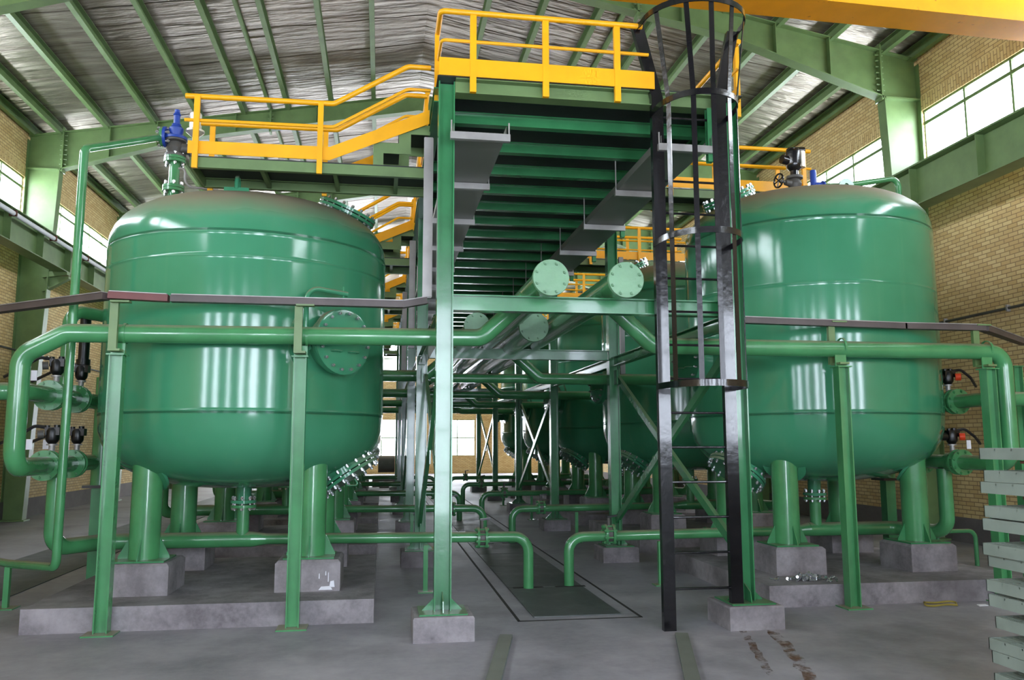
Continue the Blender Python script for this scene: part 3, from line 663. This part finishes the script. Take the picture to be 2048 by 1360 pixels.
# low outlet pipes ending in the trench
def low_pipe(side, label):
    ty = TY if side < 0 else RTY
    if side < 0: pts = [(-3.17,8.83,1.32),(-3.17,8.83,.59),(-2.85,ty,.59),(LX+.1,ty,.59)]; thin = [(LX+.25,ty,.59),(1.64,ty-.08,.57),(1.64,ty-.08,.0)]; tee = LX; vx = 1.12
    else: pts = [(6.53,8.83,1.3),(6.53,8.83,.57),(6.2,ty,.57),(RX-.1,ty,.57)]; thin = [(RX-.25,ty,.56),(2.12,ty-.1,.545),(2.12,ty-.1,0)]; tee = RX; vx = 2.6
    t = thing('outlet_pipe', (tee, ty, .5), label, 'pipe', 'low outlet pipes')
    rr = .082
    part('pipe', MB().tube(pts, rr, .16, 24).tube(thin, .058, .17, 24).cyl((pts[-1]), thin[0], rr, 24, .058).cyl((tee,ty,.59),(tee,ty,.93), .066, 24), M['pipe'], t)
    f = part('tee_flange', MB().cyl((tee,ty,.925),(tee,ty,.955), .135, 28), M['pipe'], t)
    f = flange_pair(t, (vx,ty-.07,.565), (1,0,0), .058, .115, 8, .06, nm='valve_flange')
    v = part('wafer_valve', MB().cyl((vx-.027,ty-.07,.565),(vx+.027,ty-.07,.565), .095, 24).cyl((vx,ty-.07,.65),(vx,ty-.07,.75), .018, 10), M['cast'], t)
    part('valve_handle', MB().bar((vx-.02,ty-.07,.76),(vx+.1,ty-.07,.775), .03, .02), M['plastic'], v)
    return t
l0 = low_pipe(-1, 'low green pipe under the front left tank, with an elbow into the trench cover')
l1 = low_pipe(1, 'low green pipe under the front right tank, with an elbow into the trench cover')
rows(l0, 5, 'low green pipe under the {} tank of the left row'); rows(l1, 5, 'low green pipe under the {} tank of the right row')
def stub(x, y, z, label):
    t = thing('pipe_stub_post', (x, y, 0), label, 'pipe support', 'short pipe support posts')
    part('post', MB().bar((x,y,.01),(x,y,z), .05, .05, up=(1,0,0)), M['pipe'], t); part('base_plate', MB().box(x-.08,x+.08,y-.08,y+.08,0,.01), M['pipe'], t)
    return t
s0 = stub(.5, 9.22, .5, 'short green post under the low pipe behind the left column'); s1 = stub(3.17, 9.22, .49, 'short green post under the low pipe near the ladder')
rows(s0, 4, 'short green post under the low pipe of the {} left row'); rows(s1, 4, 'short green post under the low pipe of the {} right row')

# valve lines beside the tanks
def actuator(x, y, z, side, label, tall=False, knob='cast', tagx=None):
    t = thing('valve_actuator', (x, y, z), label, 'valve actuator', 'black valve actuators')
    part('stem', MB().cyl((x,y,z),(x,y,z+.13), .028, 14).cyl((x,y,z+.1),(x,y,z+.115), .05, 14), M['galv'], t)
    part('body', MB().lathe((x,y,z), (0,0,1), [(.03,.11),(.055,.14),(.062,.16),(.062,.24),(.05,.27)], 20).box(x-.06,x+.075,y-.045,y+.045,z+.2,z+.275).cyl((x-.045,y-.02,z+.27),(x-.045,y-.02,z+.295), .024, 12).cyl((x+.035,y,z+.27),(x+.035,y,z+.3), .028, 12), M['plastic'], t)
    if tall: part('cylinder', MB().cyl((x+.01,y,z+.3),(x+.01,y,z+.82), .055, 20).cyl((x+.01,y,z+.28),(x+.01,y,z+.34), .07, 20), M['plastic'], t)
    part('knob', MB().cyl((x-.07*1,y-.03,z+.21),(x-.12,y-.05,z+.205), .04, 16), M[knob], t) if side < 0 else part('knob', MB().cyl((x+.06,y-.05,z+.2),(x+.11,y-.08,z+.2), .042, 16), M['orange'], t)
    if side > 0: part('motor', MB().cyl((x-.07,y,z+.2),(x-.17,y,z+.2), .045, 14), M['plastic'], t)
    part('cable', MB().tube([(x+.04*side,y,z+.27),(x+.16*side,y-.02,z+.29),(x+.3*side,y,z+.2),(x+.6*side,y+.3,z+.12)], .016, .08, 8), M['cable'], t)
    if tagx is not None: part('tag', MB().box(x+tagx-.028,x+tagx+.028,y-.02,y-.017,z+.06,z+.16), M['white'], t)
    return t
def valve_line(x, z, side, up, label):
    t = thing('valve_line', (x, 8.9, z), label, 'valve pipe', 'flanged valve lines')
    b = MB().cyl((x,8.57,z),(x,9.85,z), r1, 24)
    if up: b.tube([(x,8.9,z),(x,8.9,2.96),(x-side*.22,9.25,2.96),(x-side*.3,9.3,2.96)], .066, .15, 20)
    part('pipe', b, M['pipe'], t)
    part('valve_body', MB().cyl((x,8.6,z),(x,8.72,z), .11, 24), M['pipe'], t)
    flange_pair(t, (x,9.22,z), (0,1,0), r1, .145)
    return t
valve_line(-3.17, 2.07, -1, True, 'upper green flanged valve line left of the front left tank')
valve_line(-3.17, 1.4, -1, False, 'lower green flanged valve line left of the front left tank')
valve_line(6.53, 2.07, 1, False, 'upper green flanged valve line right of the front right tank')
valve_line(6.53, 1.38, 1, False, 'lower green flanged valve line right of the front right tank')
actuator(-3.17, 8.66, 2.16, -1, 'black valve actuator on the upper left valve line, nearer one', tagx=-.2)
actuator(-3.17, 9.33, 2.16, -1, 'black valve actuator with a tall cylinder beside the front left tank', True)
actuator(-3.17, 8.66, 1.49, -1, 'black valve actuator on the lower left valve line, with a white tag', tagx=-.2)
actuator(-3.17, 9.33, 1.49, -1, 'black valve actuator on the lower left valve line, closer to the tank', tagx=-.3)
actuator(6.53, 8.66, 2.16, 1, 'black valve actuator with an orange knob, upper one by the right tank')
actuator(6.53, 8.66, 1.47, 1, 'black valve actuator with an orange knob, lower one by the right tank', tagx=.2)
for x, z, s, lab in ((-3.17, 2.07, -1, 'green feed pipe entering from the left edge to the upper valve line'), (6.53, 2.07, 1, 'green feed pipe from the right edge to the upper valve line')):
    t = thing('feed_pipe', (x, 8, z), lab, 'pipe'); part('pipe', MB().tube([(x,8.5,z),(x,7.9,z),(x+s*2.2,7.8,z-.02)], .078, .15, 20), M['pipe'], t)
    flange_pair(t, (x,8.54,z), (0,1,0), .078, .145)
for x, s, lab in ((-3.1, 1, 'left'), (6.5, -1, 'right')):
    t = thing('manifold_pipe', (x, 9.9, 1.2), 'vertical green manifold pipe behind the valves on the %s' % lab, 'pipe')
    part('pipe', MB().tube([(x,9.9,1.15),(x,9.9,2.35)], .1, 0, 20).cyl((x,9.9,2.07),(x+s*.35,9.9,2.07), .07, 16).cyl((x,9.9,1.39),(x+s*.5,9.9,1.39), .07, 16), M['pipe'], t)
    t = thing('manifold_stand', (x, 9.9, 0), 'square green stand under the %s manifold pipe' % lab, 'pipe support')
    part('post', MB().bar((x,9.9,0),(x,9.9,1.12), .13, .13, up=(1,0,0)), M['steel'], t); part('top_plate', MB().box(x-.14,x+.14,9.76,10.04,1.12,1.15), M['plastic'], t)
t = thing('side_nozzle', (6.66, 9.3, 3.0), 'small green flanged nozzle elbow on the right flank of the right tank', 'nozzle')
part('pipe', MB().tube([(6.6,9.3,3.05),(6.82,9.3,3.05),(6.82,9.3,2.72)], .055, .1, 16), M['pipe'], t); flange_pair(t, (6.75,9.3,3.05), (1,0,0), .05, .12, 8)

# pipe posts and cable trunking
def pipe_post(x, y, zt, arm, label, back=False, zb=0):
    t = thing('pipe_post', (x, y, zb), label, 'pipe support', 'green pipe support posts')
    part('post', MB().ibeam((x,y,zb+.012),(x,y,zt), .115, .11, up=(1,0,0)), M['pipe'], t)
    part('base_plate', MB().box(x-.13,x+.13,y-.13,y+.13,zb,zb+.012), M['pipe'], t)
    part('saddle', MB().box(x-.075,x+.075,y-.08,y+.08,zt,zt+.012).box(x-.06,x+.06,y-.006,y+.006,zt+.012,2.49), M['pipe'], t)
    py = 7.7 if not back else 7.73
    part('clamp', MB().sheet([V((x+.05,py+.089*math.sin(a),2.58+.089*math.cos(a))) for a in [2*PI*k/24 for k in range(25)]], .022, .008, (1,0,0)), M['pipe'], t)
    if arm:
        ya = y-.11 if not back else y+.10
        part('arm', MB().chan((x-.02,ya,zt+.04),(x-.02,ya,2.84), .07, .04, up=(1,0,0)).box(x-.05,x+.05,min(ya,y-.06)-.02,max(ya,y+.06),zt+.03,zt+.05).box(x-.04,x+.12,ya-.06,ya+.02,2.835,2.85), M['frame'], t)
    return t
pipe_post(-2.32, 7.68, 2.38, True, 'green I-section post on the floor before the front left plinth, left one')
pipe_post(-.74, 7.65, 2.38, True, 'green I-section post on the floor before the front left plinth, right one')
pipe_post(4.6, 7.68, 2.36, True, 'green I-section post on the floor before the front right plinth', True)
pipe_post(6.26, 7.68, 2.36, True, 'green I-section post at the right end of the right cross pipe', True)
pipe_post(7.5, 8.75, 2.5, False, 'green post at the right edge under the end of the trunking')
def trunk(pts, w, h, label, mat, extra=None):
    t = thing('cable_trunking', pts[0], label, 'cable trunking', 'grey cable trunking')
    m = MB()
    for a, b in zip(pts, pts[1:]):
        d = (V(b)-V(a)).normalized(); m.bar(V(a)-d*.01, V(b)+d*.01, w, h, up=(0,0,1) if abs(d.z) < .9 else (0,1,0))
    part('duct', m, M[mat], t)
    ld = MB()
    for a, b in zip(pts, pts[1:]):
        d = (V(b)-V(a)).normalized()
        if abs(d.z) > .9: ld.bar(V(a)+V((0,-h/2-.004,0)), V(b)+V((0,-h/2-.004,0)), w*1.12, .008, up=(0,1,0))
        else: ld.bar(V(a)+V((0,0,h/2+.004)), V(b)+V((0,0,h/2+.004)), w*1.15, .008)
    part('lid', ld, M['galv'], t)
    return t
trunk([(.4,7.66,4.52),(.4,7.66,2.97)], .08, .07, 'grey vertical cable trunking beside the front left column', 'galv')
trunk([(.39,7.62,2.93),(.18,7.6,2.885),(-1.86,7.58,2.885)], .09, .06, 'grey cable trunking in front of the front left tank', 'trunk')
trunk([(-1.9,7.58,2.885),(-2.38,7.58,2.9)], .09, .06, 'short reddish piece of cable trunking at the left post', 'primer')
trunk([(-2.42,7.6,2.895),(-3.64,8.5,2.895),(-5.0,9.5,2.895)], .09, .06, 'grey cable trunking running off the left edge', 'trunk')
trunk([(3.55,7.78,2.84),(5.4,7.78,2.815),(6.32,7.78,2.815)], .09, .06, 'grey cable trunking in front of the front right tank', 'trunk')
trunk([(6.36,7.8,2.812),(7.75,8.85,2.81)], .09, .06, 'grey cable trunking running off the right edge', 'trunk')
copy_tree(trunk([(.4,11.76,4.52),(.4,11.76,2.97)], .08, .07, 'grey vertical cable trunking at the second left column', 'galv'), (0,PITCH,0), 'grey vertical cable trunking at the third left column')
trunk([(3.42,11.4,4.3),(3.42,11.4,2.6)], .06, .05, 'grey vertical conduit beside the second right column', 'galv')

# relief line at the far left
t = thing('relief_pipe', (-2.9, 8.2, .4), 'thin green pipe rising at the left edge and crossing to the blue relief valve', 'pipe')
part('pipe', MB().tube([(-2.45,9.26,4.99),(-2.89,8.2,4.44),(-2.9,8.2,.49),(-3.62,9.0,.43),(-5.0,10.5,.4)], .04, .08, 18), M['pipe'], t)
part('flange', MB().cyl((-2.475,9.26,4.99),(-2.445,9.26,4.99), .11, 24), M['pipe'], t)
t = thing('pipe_stub_post', (-3.62, 9.0, 0), 'short green stand under the thin pipe at the left edge', 'pipe support')
part('post', MB().bar((-3.62,9.0,.01),(-3.62,9.0,.4), .05, .05, up=(1,0,0)), M['pipe'], t); part('base_plate', MB().box(-3.72,-3.52,8.9,9.1,0,.01), M['pipe'], t)
nx, ny = -2.32, 9.26
t = thing('vent_riser', (nx, ny, 3.7), 'green flanged riser on the crown of the front left tank', 'pipe')
part('pipe', MB().cyl((nx,ny,3.7),(nx,ny,4.78), .056, 20), M['pipe'], t)
for z in (4.4, 4.73):
    f = part('flange', MB().cyl((nx,ny,z-.035),(nx,ny,z-.005), .115, 24).cyl((nx,ny,z+.0),(nx,ny,z+.03), .115, 24), M['pipe'], t); bolts(f, BOLTL, (nx,ny,z), (0,0,1), .095, 6)
t = thing('check_valve', (nx, ny, 4.76), 'dark iron valve between the green riser and the blue relief valve', 'valve')
part('body', MB().lathe((nx,ny,4.76), (0,0,1), [(.11,0),(.11,.03),(.07,.04),(.1,.1),(.07,.17),(.11,.18),(.11,.21)], 24).cyl((nx,ny,4.86),(nx+.16,ny,4.86), .06, 16).cyl((nx+.15,ny,4.86),(nx+.17,ny,4.86), .09, 16), M['cast'], t)
t = thing('relief_valve', (nx, ny, 4.96), 'blue relief valve standing on top of the front left tank riser', 'valve')
part('body', MB().lathe((nx,ny,4.96), (0,0,1), [(.12,0),(.12,.03),(.065,.04),(.075,.09),(.078,.13),(.045,.17),(.05,.18),(.034,.19),(.034,.28),(.042,.29),(.028,.32),(.012,.33)], 24).cyl((nx,ny,4.99),(nx-.13,ny,4.99), .06, 18).cyl((nx-.095,ny,4.99),(nx-.125,ny,4.99), .115, 24), M['blue'], t)
f = part('bonnet_cap', MB().cyl((nx,ny,5.27),(nx,ny,5.31), .028, 12), M['blue'], t); bolts(t, BOLTL, (nx-.12,ny,4.99), (1,0,0), .095, 6)
t = thing('air_valve', (nx+.2, ny, 4.9), 'small silver air valve beside the blue relief valve', 'valve')
part('body', MB().lathe((nx+.2,ny,4.9), (0,0,1), [(.03,0),(.03,.1),(.1,.16),(.1,.18),(.065,.2),(.065,.37),(.05,.39)], 24), M['silver'], t)
t = thing('gauge_pipe', (nx+.1, ny-.1, 4.4), 'thin curved tube with a small cock beside the green riser', 'tube')
part('tube', MB().tube([(nx+.06,ny-.05,4.62),(nx+.14,ny-.1,4.6),(nx+.14,ny-.1,4.4),(nx+.5,ny-.1,4.38)], .013, .1, 8), M['galv'], t); part('cock', MB().cyl((nx+.5,ny-.1,4.38),(nx+.65,ny-.1,4.38), .025, 10), M['silver'], t)

# fittings on the right tank crown
gx, gy, gz = 5.02, 9.2, 4.5
t = thing('gate_valve', (gx, gy, gz), 'grey gate valve with a black handwheel on the right tank crown', 'valve')
part('body', MB().lathe((gx,gy,gz), (0,0,1), [(.12,.18),(.12,.21),(.06,.22),(.085,.29),(.06,.35),(.1,.36),(.1,.39),(.06,.4)], 24).cyl((gx,gy,gz),(gx,gy,gz+.2), .055, 16).cyl((gx,gy,gz+.29),(gx-.14,gy-.03,gz+.3), .05, 16, .035).cyl((gx-.14,gy-.03,gz+.3),(gx-.24,gy-.05,gz+.31), .016, 10), M['cast'], t)
w = MB(); wc = V((gx-.24,gy-.05,gz+.31)); wa = V((-1,-.2,.05)).normalized(); a = wa.orthogonal().normalized(); b = wa.cross(a)
w.tube([wc+(a*math.cos(2*PI*k/28)+b*math.sin(2*PI*k/28))*.085 for k in range(29)], .011, 0, 8)
for k in range(3): d = a*math.cos(PI*k/3)+b*math.sin(PI*k/3); w.cyl(wc-d*.085, wc+d*.085, .008, 8)
part('handwheel', w, M['black'], t)
t = thing('air_release_valve', (gx, gy, gz+.4), 'black air release valve on top of the grey gate valve', 'valve')
part('body', MB().lathe((gx,gy,gz+.4), (0,0,1), [(.05,0),(.05,.06),(.09,.1),(.1,.14),(.1,.3),(.08,.33)], 24).cyl((gx-.06,gy,gz+.72),(gx+.14,gy,gz+.735), .045, 16).cyl((gx-.03,gy,gz+.62),(gx-.03,gy,gz+.74), .06, 16).cyl((gx-.05,gy,gz+.58),(gx-.17,gy-.02,gz+.6), .055, 16), M['black'], t)
part('silver_cap', MB().cyl((gx+.07,gy-.03,gz+.5),(gx+.07,gy-.03,gz+.7), .06, 18), M['silver'], t, 'bright metal side cap')
t = thing('relief_valve', (5.3, 9.25, 4.5), 'small blue relief valve on the right tank crown', 'valve')
part('body', MB().lathe((5.3,9.25,4.5), (0,0,1), [(.04,0),(.04,.22),(.075,.24),(.075,.27),(.04,.3),(.04,.46),(.035,.5)], 18).cyl((5.3,9.25,4.8),(5.42,9.25,4.8), .05, 16).cyl((5.41,9.25,4.8),(5.43,9.25,4.8), .07, 18), M['blue'], t)
t = thing('vent_pipe', (5.8, 9.25, 4.7), 'thin green vent pipe bending down at the right of the right tank crown', 'pipe')
part('pipe', MB().tube([(5.43,9.25,4.8),(5.75,9.25,4.83),(6.5,9.3,4.98),(6.5,9.3,4.15)], .036, .1, 14), M['pipe'], t)

# ------------------------------------------------------------------ stack of grating panels at the right edge
gx0, gx1, gy0, gy1 = 3.63, 4.55, 3.0, 4.6
t = thing('panel_rack', (4.1, 3.8, 0), 'rusty steel rack holding the stack of grey grating panels', 'rack')
for x, y in ((3.98,4.28),(3.98,3.3),(4.4,4.28),(4.4,3.3)): part('upright', MB().bar((x,y,0),(x,y,1.5), .035, .035, up=(1,0,0)), M['rust'], t)
zs = [.06, .165, .30, .37, .50, .63, .715, .86, .93, 1.075, 1.15, 1.295, 1.365, 1.5]
PN = ['bottom', 'second', 'third', 'fourth', 'fifth', 'sixth', 'seventh', 'eighth', 'ninth', 'tenth', 'eleventh', 'twelfth', 'thirteenth', 'top']
lv = [.055, .16, .295, .495, .625, .855, 1.07, 1.29, 1.495]
for z in lv: part('cross_arm', MB().box(3.68,4.5,3.27,3.31,z-.016,z).box(3.68,4.5,4.27,4.31,z-.016,z), M['rust'], t)
for i, z in enumerate(zs):
    ox, oy = random.uniform(-.012,.03), random.uniform(-.03,.02); hgt = .068
    t = thing('grating_panel', (gx0+ox, gy0, z), '%s grey grating panel of the stack at the right edge%s' % (PN[i].capitalize(), '' if i in (0, 13) else ', counted from the floor'), 'grating panel', 'stacked grating panels')
    x0, x1, y0, y1 = gx0+ox, gx1+ox, gy0+oy, gy1+oy
    part('rim', MB().box(x0,x0+.006,y0,y1,z,z+hgt).box(x1-.006,x1,y0,y1,z,z+hgt).box(x0,x1,y0,y0+.006,z,z+hgt).box(x0,x1,y1-.006,y1,z,z+hgt), M['grating'], t)
    b = MB()
    for k in range(1, 23): xx = x0+(x1-x0)*k/23; b.box(xx-.003,xx+.003,y0,y1,z+.02,z+hgt-.004)
    for k in range(1, 12): yy = y0+(y1-y0)*k/12; b.box(x0,x1,yy-.004,yy+.004,z+hgt-.016,z+hgt-.006)
    part('bars', b, M['grating'], t)

# ------------------------------------------------------------------ small things
m = MB()
for k in range(120):
    r = abs(random.gauss(0, .12)); a = random.uniform(0, 2*PI); p = V((4.32+1.25*r*math.cos(a), 8.02+.55*r*math.sin(a), .222+max(0,.06-.25*r)*random.random()))
    d = V((random.uniform(-1,1),random.uniform(-1,1),random.uniform(-.3,.5))).normalized()*random.uniform(.015,.035)
    m.cyl(p-d, p+d, .007, 6); m.cyl(p+d*.6, p+d, .016, 6)
solo('bolt_heap', m, M['bolt'], 'heap of loose shiny bolts and nuts on the right plinth', 'bolts', kind='stuff')
solo('yellow_strap', MB().tube([(5.5+.17*math.cos(a)+.01*math.sin(5*a), 7.62+.09*math.sin(a), .02+.008*math.sin(3*a)) for a in [2*PI*k/40 for k in range(41)]], .01, 0, 8), M['strap'], 'flat yellow strap loop on the floor before the right plinth', 'strap')
for x, y, lab in ((5.55, 6.75, 'small scrap of white paper on the floor at the right'), (5.9, 7.55, 'pale scrap on the floor near the right plinth corner'), (-.6, 5.9, 'tiny white scrap on the floor at the front left')):
    solo('paper_scrap', MB().prism([(x-.05,y-.03,.002),(x+.05,y-.025,.002),(x+.06,y+.03,.004),(x-.03,y+.035,.003)], (0,0,.006)), M['white'], lab, 'scrap')
t = thing('floor_rail', (7.6, 10, 0), 'low thin green pipe rail on the floor behind the right plinth', 'rail')
part('rail', MB().tube([(6.6,9.95,.45),(7.75,9.95,.45),(7.75,9.95,0)], .028, .1, 12).cyl((7.2,9.95,0),(7.2,9.95,.45), .024, 10), M['pipe'], t)
t = thing('pump', (.3, 31, 0), 'dark pump on a frame at the far end of the aisle', 'pump')
part('base', MB().box(-.3,.9,30.7,31.3,0,.45), M['cast'], t); part('motor', MB().cyl((-.1,31,.85),(.5,31,.85), .3, 20), M['cast'], t); part('volute', MB().cyl((.55,31,.85),(.8,31,.85), .4, 24).cyl((.68,31,1.2),(.68,31,1.6), .12, 14), M['cast'], t)

# ------------------------------------------------------------------ light, camera
sc = bpy.context.scene
w = bpy.data.worlds.new('World'); sc.world = w; w.use_nodes = True
bg = w.node_tree.nodes['Background']; bg.inputs[0].default_value = (.9, .95, 1, 1); bg.inputs[1].default_value = 1.0
cam = bpy.data.cameras.new('Camera'); co = bpy.data.objects.new('Camera', cam); C.objects.link(co); sc.camera = co
cam.sensor_width = 36; cam.lens = 36*1640/2048; cam.clip_end = 200
yaw, pit, rol = math.radians(9.0), math.radians(7.2), math.radians(-.1)
fwd = V((math.sin(yaw)*math.cos(pit), math.cos(yaw)*math.cos(pit), math.sin(pit))); rt = V((math.cos(yaw), -math.sin(yaw), 0)); up = rt.cross(fwd)
rt, up = rt*math.cos(rol)+up*math.sin(rol), -rt*math.sin(rol)+up*math.cos(rol)
mt = Matrix((rt, up, -fwd)).transposed().to_4x4(); mt.translation = V((0, 0, 1.6)); co.matrix_world = mt
vs = sc.view_settings; vs.view_transform = 'Standard'; vs.look = 'None'; vs.gamma = 1; vs.use_curve_mapping = False; vs.exposure = .92
